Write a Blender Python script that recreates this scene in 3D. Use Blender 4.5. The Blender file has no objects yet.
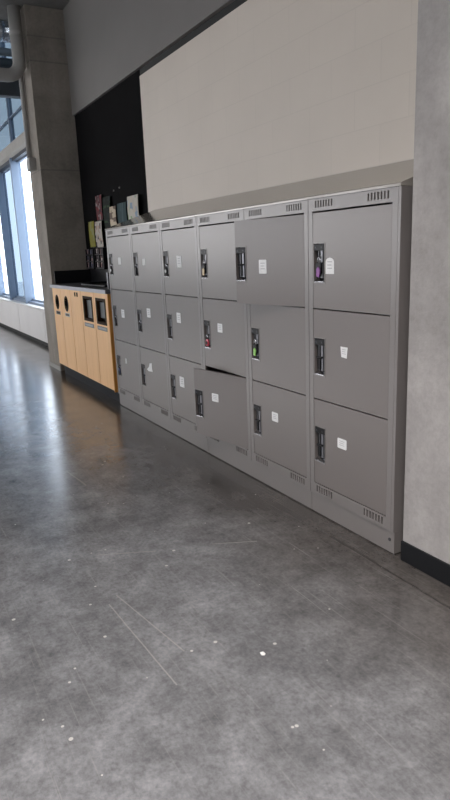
import bpy, bmesh, math, random
from mathutils import Vector, Matrix

random.seed(7)
scene = bpy.context.scene
PI = math.pi

# ------------------------------------------------------------------ camera
cam_data = bpy.data.cameras.new('camera')
cam_data.sensor_fit = 'HORIZONTAL'
cam_data.sensor_width = 36.0
cam_data.lens = 50.054
cam_data.clip_start = 0.05
cam_data.clip_end = 300
cam = bpy.data.objects.new('camera', cam_data)
scene.collection.objects.link(cam)
right = Vector((0.48649569, 0.87278898, -0.03951383))
up = Vector((-0.18288958, 0.1459595, 0.97223825))
fwd = Vector((-0.85432625, 0.46576305, -0.23063268))
rot = Matrix((right, up, -fwd)).transposed()
cam.matrix_world = Matrix.Translation((5.6292, -1.9101, 1.3924)) @ rot.to_4x4()
scene.camera = cam

# ------------------------------------------------------------------ view
scene.view_settings.view_transform = 'Standard'
scene.view_settings.look = 'None'
scene.view_settings.gamma = 1.0
scene.view_settings.use_curve_mapping = False
scene.view_settings.exposure = 0.0

# ------------------------------------------------------------------ world: bright overcast sky
world = bpy.data.worlds.new('overcast_sky')
scene.world = world
world.use_nodes = True
wn = world.node_tree
wn.nodes.clear()
w_out = wn.nodes.new('ShaderNodeOutputWorld')
w_bg = wn.nodes.new('ShaderNodeBackground')
w_tc = wn.nodes.new('ShaderNodeTexCoord')
w_noise = wn.nodes.new('ShaderNodeTexNoise')
w_noise.inputs['Scale'].default_value = 2.2
w_noise.inputs['Detail'].default_value = 5
w_ramp = wn.nodes.new('ShaderNodeValToRGB')
w_ramp.color_ramp.elements[0].position = 0.3
w_ramp.color_ramp.elements[0].color = (0.88, 0.93, 1.0, 1)
w_ramp.color_ramp.elements[1].position = 0.7
w_ramp.color_ramp.elements[1].color = (1.0, 0.98, 0.97, 1)
wn.links.new(w_tc.outputs['Generated'], w_noise.inputs['Vector'])
wn.links.new(w_noise.outputs['Fac'], w_ramp.inputs['Fac'])
wn.links.new(w_ramp.outputs['Color'], w_bg.inputs['Color'])
w_bg.inputs['Strength'].default_value = 6.0
wn.links.new(w_bg.outputs['Background'], w_out.inputs['Surface'])


def area_light(name, loc, aim, sx, sy, power, color):
    d = bpy.data.lights.new(name, 'AREA')
    d.shape = 'RECTANGLE'
    d.size = sx
    d.size_y = sy
    d.energy = power
    d.color = color
    o = bpy.data.objects.new(name, d)
    scene.collection.objects.link(o)
    o.location = loc
    o.rotation_euler = (Vector(aim) - Vector(loc)).to_track_quat('-Z', 'Y').to_euler()
    return o


# daylight through the glazed side of the hall, opposite the lockers
area_light('daylight_opposite_glazing', (-8.0, -6.4, 2.4), (-6.0, 0, 1.2), 9.0, 2.6, 190, (1.0, 0.95, 0.92))
# area light added under the ceiling to brighten the near floor
area_light('added_fill_near', (5.6, -2.5, 3.95), (5.2, -1.9, 0), 2.4, 1.6, 135, (1.0, 0.94, 0.90)).data.spread = math.radians(105)


# ------------------------------------------------------------------ materials
def new_mat(name):
    m = bpy.data.materials.new(name)
    m.use_nodes = True
    nt = m.node_tree
    b = nt.nodes['Principled BSDF']
    return m, nt, b


def N(nt, kind, **kw):
    n = nt.nodes.new(kind)
    for k, v in kw.items():
        if k in n.inputs:
            n.inputs[k].default_value = v
        else:
            setattr(n, k, v)
    return n


def plain(name, col, rough=0.5, metal=0.0, vary=0.06, scale=6.0, bump=0.0, bscale=80, spec=0.5, coat=0.0):
    """procedural paint / plastic / metal with slight colour variation"""
    m, nt, b = new_mat(name)
    tc = N(nt, 'ShaderNodeTexCoord')
    no = N(nt, 'ShaderNodeTexNoise', Scale=scale, Detail=4.0)
    nt.links.new(tc.outputs['Object'], no.inputs['Vector'])
    r = N(nt, 'ShaderNodeValToRGB')
    r.color_ramp.elements[0].color = tuple(c * (1 - vary) for c in col) + (1,)
    r.color_ramp.elements[1].color = tuple(min(1, c * (1 + vary)) for c in col) + (1,)
    r.color_ramp.elements[0].position = 0.3
    r.color_ramp.elements[1].position = 0.7
    nt.links.new(no.outputs['Fac'], r.inputs['Fac'])
    nt.links.new(r.outputs['Color'], b.inputs['Base Color'])
    b.inputs['Roughness'].default_value = rough
    b.inputs['Metallic'].default_value = metal
    b.inputs['Specular IOR Level'].default_value = spec
    b.inputs['Coat Weight'].default_value = coat
    if bump:
        n2 = N(nt, 'ShaderNodeTexNoise', Scale=bscale, Detail=2.0)
        nt.links.new(tc.outputs['Object'], n2.inputs['Vector'])
        bp = N(nt, 'ShaderNodeBump', Strength=bump, Distance=0.01)
        nt.links.new(n2.outputs['Fac'], bp.inputs['Height'])
        nt.links.new(bp.outputs['Normal'], b.inputs['Normal'])
    return m


def mixc(nt, fac, a, bcol, blend='MIX'):
    mx = N(nt, 'ShaderNodeMix', data_type='RGBA', blend_type=blend)
    for sock, v in ((mx.inputs[0], fac), (mx.inputs[6], a), (mx.inputs[7], bcol)):
        if hasattr(v, 'is_linked') or hasattr(v, 'links'):
            nt.links.new(v, sock)
        elif isinstance(v, tuple):
            sock.default_value = v if len(v) == 4 else v + (1,)
        else:
            sock.default_value = v
    return mx.outputs[2]


def math_n(nt, op, a, b=None, clamp=False):
    n = N(nt, 'ShaderNodeMath', operation=op)
    n.use_clamp = clamp
    for i, v in enumerate((a, b)):
        if v is None:
            continue
        if isinstance(v, (int, float)):
            n.inputs[i].default_value = v
        else:
            nt.links.new(v, n.inputs[i])
    return n.outputs[0]


def ramp(nt, src, stops):
    r = N(nt, 'ShaderNodeValToRGB')
    els = r.color_ramp.elements
    els[0].position, els[0].color = stops[0][0], stops[0][1]
    els[1].position, els[1].color = stops[-1][0], stops[-1][1]
    for p, c in stops[1:-1]:
        e = els.new(p)
        e.color = c
    nt.links.new(src, r.inputs['Fac'])
    return r.outputs['Color']


def g(v):
    return (v, v, v, 1)


def floor_material():
    m, nt, b = new_mat('polished_concrete_floor')
    tc = N(nt, 'ShaderNodeTexCoord')
    P = tc.outputs['Object']
    sep = N(nt, 'ShaderNodeSeparateXYZ')
    nt.links.new(P, sep.inputs[0])
    big = N(nt, 'ShaderNodeTexNoise', Scale=0.9, Detail=6.0, Roughness=0.6)
    mid = N(nt, 'ShaderNodeTexNoise', Scale=4.0, Detail=9.0, Roughness=0.62, Distortion=0.15)
    fine = N(nt, 'ShaderNodeTexNoise', Scale=60.0, Detail=5.0, Roughness=0.7)
    for n in (big, mid, fine):
        nt.links.new(P, n.inputs['Vector'])
    c = ramp(nt, mid.outputs['Fac'], [(0.25, (0.125, 0.125, 0.131, 1)), (0.5, (0.212, 0.214, 0.226, 1)), (0.75, (0.32, 0.324, 0.342, 1))])
    c = mixc(nt, 0.6, c, ramp(nt, big.outputs['Fac'], [(0.3, g(0.55)), (0.7, g(1.0))]), 'MULTIPLY')
    c = mixc(nt, 0.6, c, ramp(nt, fine.outputs['Fac'], [(0.32, g(0.5)), (0.6, g(1.0))]), 'MULTIPLY')
    grit = N(nt, 'ShaderNodeTexNoise', Scale=19.0, Detail=7.0, Roughness=0.75)
    nt.links.new(P, grit.inputs['Vector'])
    c = mixc(nt, 0.75, c, ramp(nt, grit.outputs['Fac'], [(0.3, g(0.62)), (0.5, g(1.0)), (0.72, g(1.35))]), 'MULTIPLY')
    # brown worn border along the wall base, with light falloff painted in
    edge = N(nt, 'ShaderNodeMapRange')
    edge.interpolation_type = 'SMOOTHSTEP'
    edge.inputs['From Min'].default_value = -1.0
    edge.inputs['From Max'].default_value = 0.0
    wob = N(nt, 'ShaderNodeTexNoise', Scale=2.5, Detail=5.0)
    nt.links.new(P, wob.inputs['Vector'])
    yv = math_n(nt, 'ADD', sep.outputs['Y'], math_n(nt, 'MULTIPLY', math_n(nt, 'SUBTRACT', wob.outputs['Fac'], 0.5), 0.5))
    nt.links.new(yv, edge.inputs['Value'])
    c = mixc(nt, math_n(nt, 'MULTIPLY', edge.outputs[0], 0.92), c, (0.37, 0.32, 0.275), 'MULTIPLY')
    # old patch, rusty brown
    patch = N(nt, 'ShaderNodeTexNoise', Scale=0.55, Detail=3.0)
    mp = N(nt, 'ShaderNodeMapping')
    mp.inputs['Location'].default_value = (3.1, 1.7, 0)
    nt.links.new(P, mp.inputs['Vector'])
    nt.links.new(mp.outputs[0], patch.inputs['Vector'])
    c = mixc(nt, math_n(nt, 'MULTIPLY', ramp(nt, patch.outputs['Fac'], [(0.6, g(0)), (0.72, g(1))]), 0.35), c, (0.16, 0.12, 0.09), 'MIX')

    # straight marks: (x1,y1,x2,y2,width,strength,dark?)
    def segment(x1, y1, x2, y2, w):
        dx, dy = x2 - x1, y2 - y1
        L = math.hypot(dx, dy)
        ux, uy = dx / L, dy / L
        s = math_n(nt, 'ADD', math_n(nt, 'MULTIPLY', math_n(nt, 'SUBTRACT', sep.outputs['X'], x1), ux), math_n(nt, 'MULTIPLY', math_n(nt, 'SUBTRACT', sep.outputs['Y'], y1), uy))
        t = math_n(nt, 'ADD', math_n(nt, 'MULTIPLY', math_n(nt, 'SUBTRACT', sep.outputs['X'], x1), -uy), math_n(nt, 'MULTIPLY', math_n(nt, 'SUBTRACT', sep.outputs['Y'], y1), ux))
        t = math_n(nt, 'ADD', t, math_n(nt, 'MULTIPLY', math_n(nt, 'SUBTRACT', mid.outputs['Fac'], 0.5), w * 2.5))
        inside = math_n(nt, 'MULTIPLY', math_n(nt, 'GREATER_THAN', s, 0.0), math_n(nt, 'LESS_THAN', s, L))
        near = math_n(nt, 'SUBTRACT', 1.0, math_n(nt, 'DIVIDE', math_n(nt, 'ABSOLUTE', t), w), clamp=True)
        return math_n(nt, 'MULTIPLY', inside, near)
    dark = segment(3.35, -0.105, 6.0, -0.15, 0.010)
    brk = ramp(nt, fine.outputs['Fac'], [(0.35, g(0.35)), (0.55, g(1))])
    c = mixc(nt, math_n(nt, 'MULTIPLY', dark, brk), c, (0.018, 0.015, 0.012), 'MIX')
    light = segment(3.105, -0.64, 3.2, -0.44, 0.006)
    for s_ in ((2.9, -1.15, 3.02, -0.9, 0.005), (3.35, -1.25, 3.95, -1.22, 0.004), (3.30, -1.2, 3.8, -1.12, 0.004), (1.6, -0.95, 1.95, -0.92, 0.008)):
        light = math_n(nt, 'MAXIMUM', light, segment(*s_))
    c = mixc(nt, math_n(nt, 'MULTIPLY', light, 0.5), c, (0.38, 0.37, 0.35), 'MIX')
    # fine scuffs running with the traffic: stretched noise at three angles
    for ang, sc, amt in ((0.12, 1.6, 0.28), (-0.25, 2.0, 0.2), (0.6, 1.4, 0.2)):
        mp2 = N(nt, 'ShaderNodeMapping')
        mp2.inputs['Rotation'].default_value = (0, 0, ang)
        mp2.inputs['Scale'].default_value = (1.2 * sc, 70 * sc, 1)
        nt.links.new(P, mp2.inputs['Vector'])
        sn = N(nt, 'ShaderNodeTexNoise', Scale=1.0, Detail=2.0)
        nt.links.new(mp2.outputs[0], sn.inputs['Vector'])
        k = ramp(nt, sn.outputs['Fac'], [(0.64, g(0)), (0.74, g(1))])
        c = mixc(nt, math_n(nt, 'MULTIPLY', k, amt), c, (0.30, 0.295, 0.29), 'MIX')
    # pale chips
    vo = N(nt, 'ShaderNodeTexVoronoi', Scale=16.0)
    nt.links.new(P, vo.inputs['Vector'])
    sepc = N(nt, 'ShaderNodeSeparateColor')
    nt.links.new(vo.outputs['Color'], sepc.inputs[0])
    thr = math_n(nt, 'MULTIPLY', math_n(nt, 'POWER', sepc.outputs[0], 4.0), 0.13)
    dn = math_n(nt, 'ADD', vo.outputs['Distance'], math_n(nt, 'MULTIPLY', math_n(nt, 'SUBTRACT', fine.outputs['Fac'], 0.5), 0.08))
    chip = math_n(nt, 'LESS_THAN', dn, thr)
    c = mixc(nt, math_n(nt, 'MULTIPLY', chip, 0.75), c, (0.5, 0.49, 0.47), 'MIX')
    nt.links.new(c, b.inputs['Base Color'])
    rr = ramp(nt, mid.outputs['Fac'], [(0.3, g(0.16)), (0.7, g(0.25))])
    nt.links.new(rr, b.inputs['Roughness'])
    b.inputs['Specular IOR Level'].default_value = 0.6
    b.inputs['Coat Weight'].default_value = 0.35
    b.inputs['Coat Roughness'].default_value = 0.19
    bp = N(nt, 'ShaderNodeBump', Strength=0.01, Distance=0.01)
    nt.links.new(mid.outputs['Fac'], bp.inputs['Height'])
    nt.links.new(bp.outputs['Normal'], b.inputs['Normal'])
    return m


def concrete_material(name, lo, hi, tint=(1.0, 0.97, 0.93), joints=None):
    m, nt, b = new_mat(name)
    tc = N(nt, 'ShaderNodeTexCoord')
    P = tc.outputs['Object']
    n1 = N(nt, 'ShaderNodeTexNoise', Scale=2.2, Detail=9.0, Roughness=0.62, Distortion=0.3)
    n2 = N(nt, 'ShaderNodeTexNoise', Scale=35.0, Detail=4.0, Roughness=0.7)
    mp = N(nt, 'ShaderNodeMapping')
    mp.inputs['Scale'].default_value = (9, 9, 1.2)
    nt.links.new(P, mp.inputs['Vector'])
    n3 = N(nt, 'ShaderNodeTexNoise', Scale=1.0, Detail=4.0)
    nt.links.new(mp.outputs[0], n3.inputs['Vector'])
    nt.links.new(P, n1.inputs['Vector'])
    nt.links.new(P, n2.inputs['Vector'])
    A = tuple(lo * t for t in tint) + (1,)
    B = tuple(hi * t for t in tint) + (1,)
    c = ramp(nt, n1.outputs['Fac'], [(0.3, A), (0.7, B)])
    c = mixc(nt, 0.35, c, ramp(nt, n2.outputs['Fac'], [(0.3, g(0.6)), (0.6, g(1.0))]), 'MULTIPLY')
    c = mixc(nt, 0.25, c, ramp(nt, n3.outputs['Fac'], [(0.35, g(0.6)), (0.6, g(1.0))]), 'MULTIPLY')
    # pits
    vo = N(nt, 'ShaderNodeTexVoronoi', Scale=9.0)
    nt.links.new(P, vo.inputs['Vector'])
    sc = N(nt, 'ShaderNodeSeparateColor')
    nt.links.new(vo.outputs['Color'], sc.inputs[0])
    thr = math_n(nt, 'MULTIPLY', math_n(nt, 'POWER', sc.outputs[0], 5.0), 0.07)
    pit = math_n(nt, 'LESS_THAN', vo.outputs['Distance'], thr)
    c = mixc(nt, math_n(nt, 'MULTIPLY', pit, 0.55), c, (lo * 0.4, lo * 0.38, lo * 0.36), 'MIX')
    if joints:
        sep = N(nt, 'ShaderNodeSeparateXYZ')
        nt.links.new(P, sep.inputs[0])
        for z in joints:
            d = math_n(nt, 'ABSOLUTE', math_n(nt, 'SUBTRACT', sep.outputs['Z'], z))
            k = math_n(nt, 'SUBTRACT', 1.0, math_n(nt, 'DIVIDE', d, 0.012), clamp=True)
            c = mixc(nt, math_n(nt, 'MULTIPLY', k, 0.5), c, (lo * 0.45, lo * 0.42, lo * 0.4), 'MIX')
    nt.links.new(c, b.inputs['Base Color'])
    b.inputs['Roughness'].default_value = 0.75
    b.inputs['Specular IOR Level'].default_value = 0.3
    bp = N(nt, 'ShaderNodeBump', Strength=0.25, Distance=0.01)
    nt.links.new(n2.outputs['Fac'], bp.inputs['Height'])
    nt.links.new(bp.outputs['Normal'], b.inputs['Normal'])
    return m


def block_wall_material(name, col):
    """painted block wall: faint courses in the relief"""
    m, nt, b = new_mat(name)
    tc = N(nt, 'ShaderNodeTexCoord')
    mp = N(nt, 'ShaderNodeMapping')
    mp.inputs['Rotation'].default_value = (PI / 2, 0, 0)
    nt.links.new(tc.outputs['Object'], mp.inputs['Vector'])
    br = N(nt, 'ShaderNodeTexBrick')
    br.inputs['Scale'].default_value = 1.0
    br.inputs['Brick Width'].default_value = 0.4
    br.inputs['Row Height'].default_value = 0.2
    br.inputs['Mortar Size'].default_value = 0.004
    br.inputs['Mortar Smooth'].default_value = 0.8
    br.inputs['Color1'].default_value = tuple(col) + (1,)
    br.inputs['Color2'].default_value = tuple(c * 0.985 for c in col) + (1,)
    br.inputs['Mortar'].default_value = tuple(c * 0.93 for c in col) + (1,)
    nt.links.new(mp.outputs[0], br.inputs['Vector'])
    no = N(nt, 'ShaderNodeTexNoise', Scale=3.0, Detail=5.0)
    nt.links.new(tc.outputs['Object'], no.inputs['Vector'])
    c = mixc(nt, 0.3, br.outputs['Color'], ramp(nt, no.outputs['Fac'], [(0.3, g(0.88)), (0.7, g(1))]), 'MULTIPLY')
    nt.links.new(c, b.inputs['Base Color'])
    b.inputs['Roughness'].default_value = 0.55
    bp = N(nt, 'ShaderNodeBump', Strength=0.12, Distance=0.004)
    bp.invert = True
    nt.links.new(br.outputs['Fac'], bp.inputs['Height'])
    nt.links.new(bp.outputs['Normal'], b.inputs['Normal'])
    return m


def wood_material(name, col, dark):
    m, nt, b = new_mat(name)
    tc = N(nt, 'ShaderNodeTexCoord')
    mp = N(nt, 'ShaderNodeMapping')
    mp.inputs['Scale'].default_value = (30, 30, 1.6)
    nt.links.new(tc.outputs['Object'], mp.inputs['Vector'])
    n = N(nt, 'ShaderNodeTexNoise', Scale=1.0, Detail=6.0, Distortion=0.5)
    nt.links.new(mp.outputs[0], n.inputs['Vector'])
    c = ramp(nt, n.outputs['Fac'], [(0.3, tuple(dark) + (1,)), (0.7, tuple(col) + (1,))])
    nt.links.new(c, b.inputs['Base Color'])
    b.inputs['Roughness'].default_value = 0.42
    return m


def print_material(name, base, inks, sx=18, sz=14):
    """printed leaflet: blocks of ink on paper"""
    m, nt, b = new_mat(name)
    tc = N(nt, 'ShaderNodeTexCoord')
    mp = N(nt, 'ShaderNodeMapping')
    mp.inputs['Scale'].default_value = (sx, 1, sz)
    nt.links.new(tc.outputs['Object'], mp.inputs['Vector'])
    vo = N(nt, 'ShaderNodeTexVoronoi', Scale=1.0, distance='CHEBYCHEV')
    vo.inputs['Randomness'].default_value = 0.7
    nt.links.new(mp.outputs[0], vo.inputs['Vector'])
    sc = N(nt, 'ShaderNodeSeparateColor')
    nt.links.new(vo.outputs['Color'], sc.inputs[0])
    r = N(nt, 'ShaderNodeValToRGB')
    r.color_ramp.interpolation = 'CONSTANT'
    els = r.color_ramp.elements
    els[0].position, els[0].color = 0.0, tuple(base) + (1,)
    els[1].position, els[1].color = 0.5, tuple(inks[0]) + (1,)
    for i, ink in enumerate(inks[1:]):
        e = els.new(0.5 + 0.5 * (i + 1) / len(inks))
        e.color = tuple(ink) + (1,)
    nt.links.new(sc.outputs[0], r.inputs['Fac'])
    nt.links.new(r.outputs['Color'], b.inputs['Base Color'])
    b.inputs['Roughness'].default_value = 0.7
    b.inputs['Specular IOR Level'].default_value = 0.12
    return m


def glass_material(name, tint=(0.9, 0.95, 1.0)):
    m, nt, b = new_mat(name)
    nt.nodes.remove(b)
    out = nt.nodes['Material Output']
    tr = N(nt, 'ShaderNodeBsdfTransparent')
    tr.inputs[0].default_value = tuple(tint) + (1,)
    gl = N(nt, 'ShaderNodeBsdfGlossy')
    gl.inputs['Roughness'].default_value = 0.03
    lw = N(nt, 'ShaderNodeLayerWeight', Blend=0.5)
    geo = N(nt, 'ShaderNodeNewGeometry')
    f5 = math_n(nt, 'ADD', math_n(nt, 'MULTIPLY', math_n(nt, 'POWER', lw.outputs['Facing'], 6.0), 0.5), 0.04)
    front = math_n(nt, 'SUBTRACT', 1.0, geo.outputs['Backfacing'])
    mx = N(nt, 'ShaderNodeMixShader')
    nt.links.new(math_n(nt, 'MULTIPLY', f5, front), mx.inputs[0])
    nt.links.new(tr.outputs[0], mx.inputs[1])
    nt.links.new(gl.outputs[0], mx.inputs[2])
    nt.links.new(mx.outputs[0], out.inputs['Surface'])
    return m


def emissive(name, col, strength):
    m, nt, b = new_mat(name)
    b.inputs['Base Color'].default_value = tuple(col) + (1,)
    b.inputs['Emission Color'].default_value = tuple(col) + (1,)
    b.inputs['Emission Strength'].default_value = strength
    return m


M = {}
M['floor'] = floor_material()
M['pillar'] = concrete_material('cast_concrete_pillar', 0.235, 0.375, (1.0, 0.945, 0.925))
M['column'] = concrete_material('cast_concrete_column', 0.19, 0.33, (1.0, 0.885, 0.77), joints=(2.42, 3.6, 3.86))
M['beam'] = concrete_material('cast_concrete_beam', 0.16, 0.24, (1.0, 0.95, 0.88))
M['cream'] = block_wall_material('cream_painted_block', (0.63, 0.56, 0.49))
M['grey_wall'] = plain('grey_painted_bulkhead', (0.165, 0.153, 0.145), 0.7, vary=0.04, scale=2)
M['black_wall'] = plain('black_painted_wall', (0.0065, 0.0062, 0.0068), 0.8, vary=0.2, scale=3, spec=0.04)
M['black_gap'] = plain('black_shadow_trim', (0.01, 0.01, 0.01), 0.7)
M['rubber'] = plain('black_rubber_base', (0.005, 0.0055, 0.007), 0.5, vary=0.1, spec=0.3)
M['ceiling'] = concrete_material('dark_concrete_ceiling', 0.14, 0.2)
M['white_wall'] = plain('white_painted_plaster', (0.62, 0.62, 0.61), 0.7, vary=0.03, scale=2)
M['convector'] = plain('white_painted_convector', (0.66, 0.64, 0.63), 0.5, vary=0.03, scale=2)
M['locker'] = plain('grey_locker_enamel', (0.160, 0.142, 0.136), 0.30, vary=0.03, scale=1.5, bump=0.05, bscale=260, spec=0.55)
M['locker_rail'] = plain('grey_locker_frame_enamel', (0.180, 0.165, 0.161), 0.30, vary=0.03, scale=1.5, bump=0.05, bscale=260, spec=0.6)
M['hood'] = plain('grey_locker_hood_enamel', (0.27, 0.25, 0.225), 0.13, vary=0.02, scale=1, spec=0.7)  # lighter beige than the lockers: the cream wall's reflection painted into the colour
M['locker_in'] = plain('dark_locker_interior', (0.03, 0.029, 0.028), 0.6)  # darkened colour paints the shade seen through the door gaps
M['pocket'] = plain('steel_latch_pocket', (0.055, 0.056, 0.062), 0.38, metal=0.5, vary=0.15, scale=30)
M['lever'] = plain('dull_steel_lever', (0.20, 0.20, 0.22), 0.35, metal=0.7, vary=0.08, scale=30)
M['chrome'] = plain('worn_chrome', (0.55, 0.55, 0.57), 0.22, metal=1.0, vary=0.08, scale=30)
M['black_plastic'] = plain('black_plastic', (0.007, 0.007, 0.009), 0.4, spec=0.25)
M['brass'] = plain('brushed_brass', (0.5, 0.38, 0.2), 0.35, metal=0.7)
M['sticker'] = plain('white_paper_sticker', (0.72, 0.72, 0.72), 0.6, vary=0.05, scale=60)
M['sticker_ink'] = plain('grey_printed_ink', (0.42, 0.42, 0.44), 0.6)
M['sticker_glossy'] = plain('yellowed_sticker', (0.50, 0.50, 0.49), 0.5, vary=0.05, scale=60)
M['purple'] = plain('purple_enamel', (0.18, 0.025, 0.22), 0.3)
M['red'] = plain('red_enamel', (0.42, 0.02, 0.045), 0.3)
M['green'] = plain('lime_green_enamel', (0.18, 0.42, 0.06), 0.3)
M['tan'] = plain('tan_brass_enamel', (0.48, 0.36, 0.2), 0.35)
M['blue'] = plain('dark_blue_enamel', (0.03, 0.05, 0.13), 0.3)
M['white_plastic'] = plain('white_plastic', (0.6, 0.6, 0.6), 0.4)
M['maple'] = wood_material('maple_veneer', (0.86, 0.52, 0.245), (0.77, 0.45, 0.205))
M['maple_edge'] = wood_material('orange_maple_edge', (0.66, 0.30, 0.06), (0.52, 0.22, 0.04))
M['counter'] = plain('blue_grey_laminate', (0.095, 0.10, 0.115), 0.4, vary=0.1, scale=40)
M['counter_edge'] = plain('pale_laminate_edge', (0.40, 0.40, 0.43), 0.4)
M['dark_in'] = plain('dark_bin_interior', (0.010, 0.009, 0.008), 0.7)
M['flap'] = plain('grey_steel_flap', (0.14, 0.15, 0.155), 0.4, metal=0.3)
M['brown_frame'] = plain('dark_brown_frame', (0.030, 0.016, 0.008), 0.7, spec=0.15)
M['toe'] = plain('dark_grey_toe_kick', (0.010, 0.011, 0.014), 0.65, spec=0.2)
M['mullion'] = plain('blue_grey_anodised_aluminium', (0.20, 0.25, 0.33), 0.4, metal=0.2, vary=0.04)
M['dark_frame'] = plain('dark_window_gasket', (0.035, 0.042, 0.055), 0.5)
M['head'] = plain('pale_grey_window_head', (0.34, 0.325, 0.30), 0.6)
M['glass'] = glass_material('clear_window_glass')
M['glass_dim'] = glass_material('blue_tinted_window_glass', (0.37, 0.425, 0.48))
M['glass_upper'] = glass_material('grey_blue_coated_glass', (0.21, 0.25, 0.285))
M['pipe'] = plain('pale_grey_painted_duct', (0.36, 0.35, 0.335), 0.5)
M['conduit'] = plain('grey_painted_conduit', (0.30, 0.285, 0.27), 0.5)
M['foil'] = plain('crinkled_foil', (0.62, 0.66, 0.72), 0.25, metal=1.0, bump=1.0, bscale=18)
M['dark_steel'] = plain('dark_painted_steel', (0.04, 0.04, 0.042), 0.5)
M['grey_steel'] = plain('grey_galvanised_steel', (0.22, 0.22, 0.225), 0.45, metal=0.3)
M['snow'] = plain('pale_outdoor_paving', (0.62, 0.64, 0.66), 0.9, vary=0.08)
M['bark'] = plain('pale_winter_bark', (0.42, 0.42, 0.40), 0.9, vary=0.1)
M['lamp_white'] = emissive('added_lamp_diffuser', (1.0, 0.97, 0.93), 2.2)  # glow of the added, unseen ceiling light
M['lf_red'] = print_material('red_and_white_leaflet_print', (0.10, 0.035, 0.04), [(0.26, 0.22, 0.21), (0.18, 0.03, 0.035), (0.05, 0.03, 0.035)], 26, 26)
M['lf_white'] = print_material('white_leaflet_print', (0.42, 0.38, 0.34), [(0.38, 0.35, 0.31), (0.10, 0.09, 0.09), (0.35, 0.25, 0.20)], 24, 30)
M['lf_yellow'] = print_material('yellow_leaflet_print', (0.24, 0.22, 0.05), [(0.22, 0.20, 0.06), (0.24, 0.24, 0.12)], 20, 14)
M['lf_green'] = print_material('dark_green_leaflet_print', (0.008, 0.012, 0.009), [(0.009, 0.016, 0.011), (0.03, 0.055, 0.03), (0.015, 0.02, 0.02)], 10, 45)
M['lf_cream'] = print_material('cream_leaflet_print', (0.50, 0.42, 0.31), [(0.48, 0.40, 0.30), (0.16, 0.12, 0.10)], 9, 22)
M['lf_blue'] = print_material('blue_green_leaflet_print', (0.04, 0.065, 0.07), [(0.06, 0.09, 0.10), (0.03, 0.05, 0.055), (0.15, 0.19, 0.21)], 22, 5)
M['lf_map'] = print_material('white_map_leaflet_print', (0.50, 0.47, 0.41), [(0.47, 0.44, 0.39), (0.22, 0.35, 0.20), (0.25, 0.32, 0.42), (0.5, 0.44, 0.36)], 16, 16)
M['lf_card'] = print_material('blue_white_card_print', (0.045, 0.045, 0.06), [(0.22, 0.22, 0.30), (0.30, 0.20, 0.19), (0.07, 0.07, 0.09)], 24, 18)
M['lf_card2'] = print_material('red_white_card_print', (0.05, 0.04, 0.045), [(0.30, 0.20, 0.19), (0.36, 0.32, 0.31), (0.10, 0.06, 0.06)], 24, 18)


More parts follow.
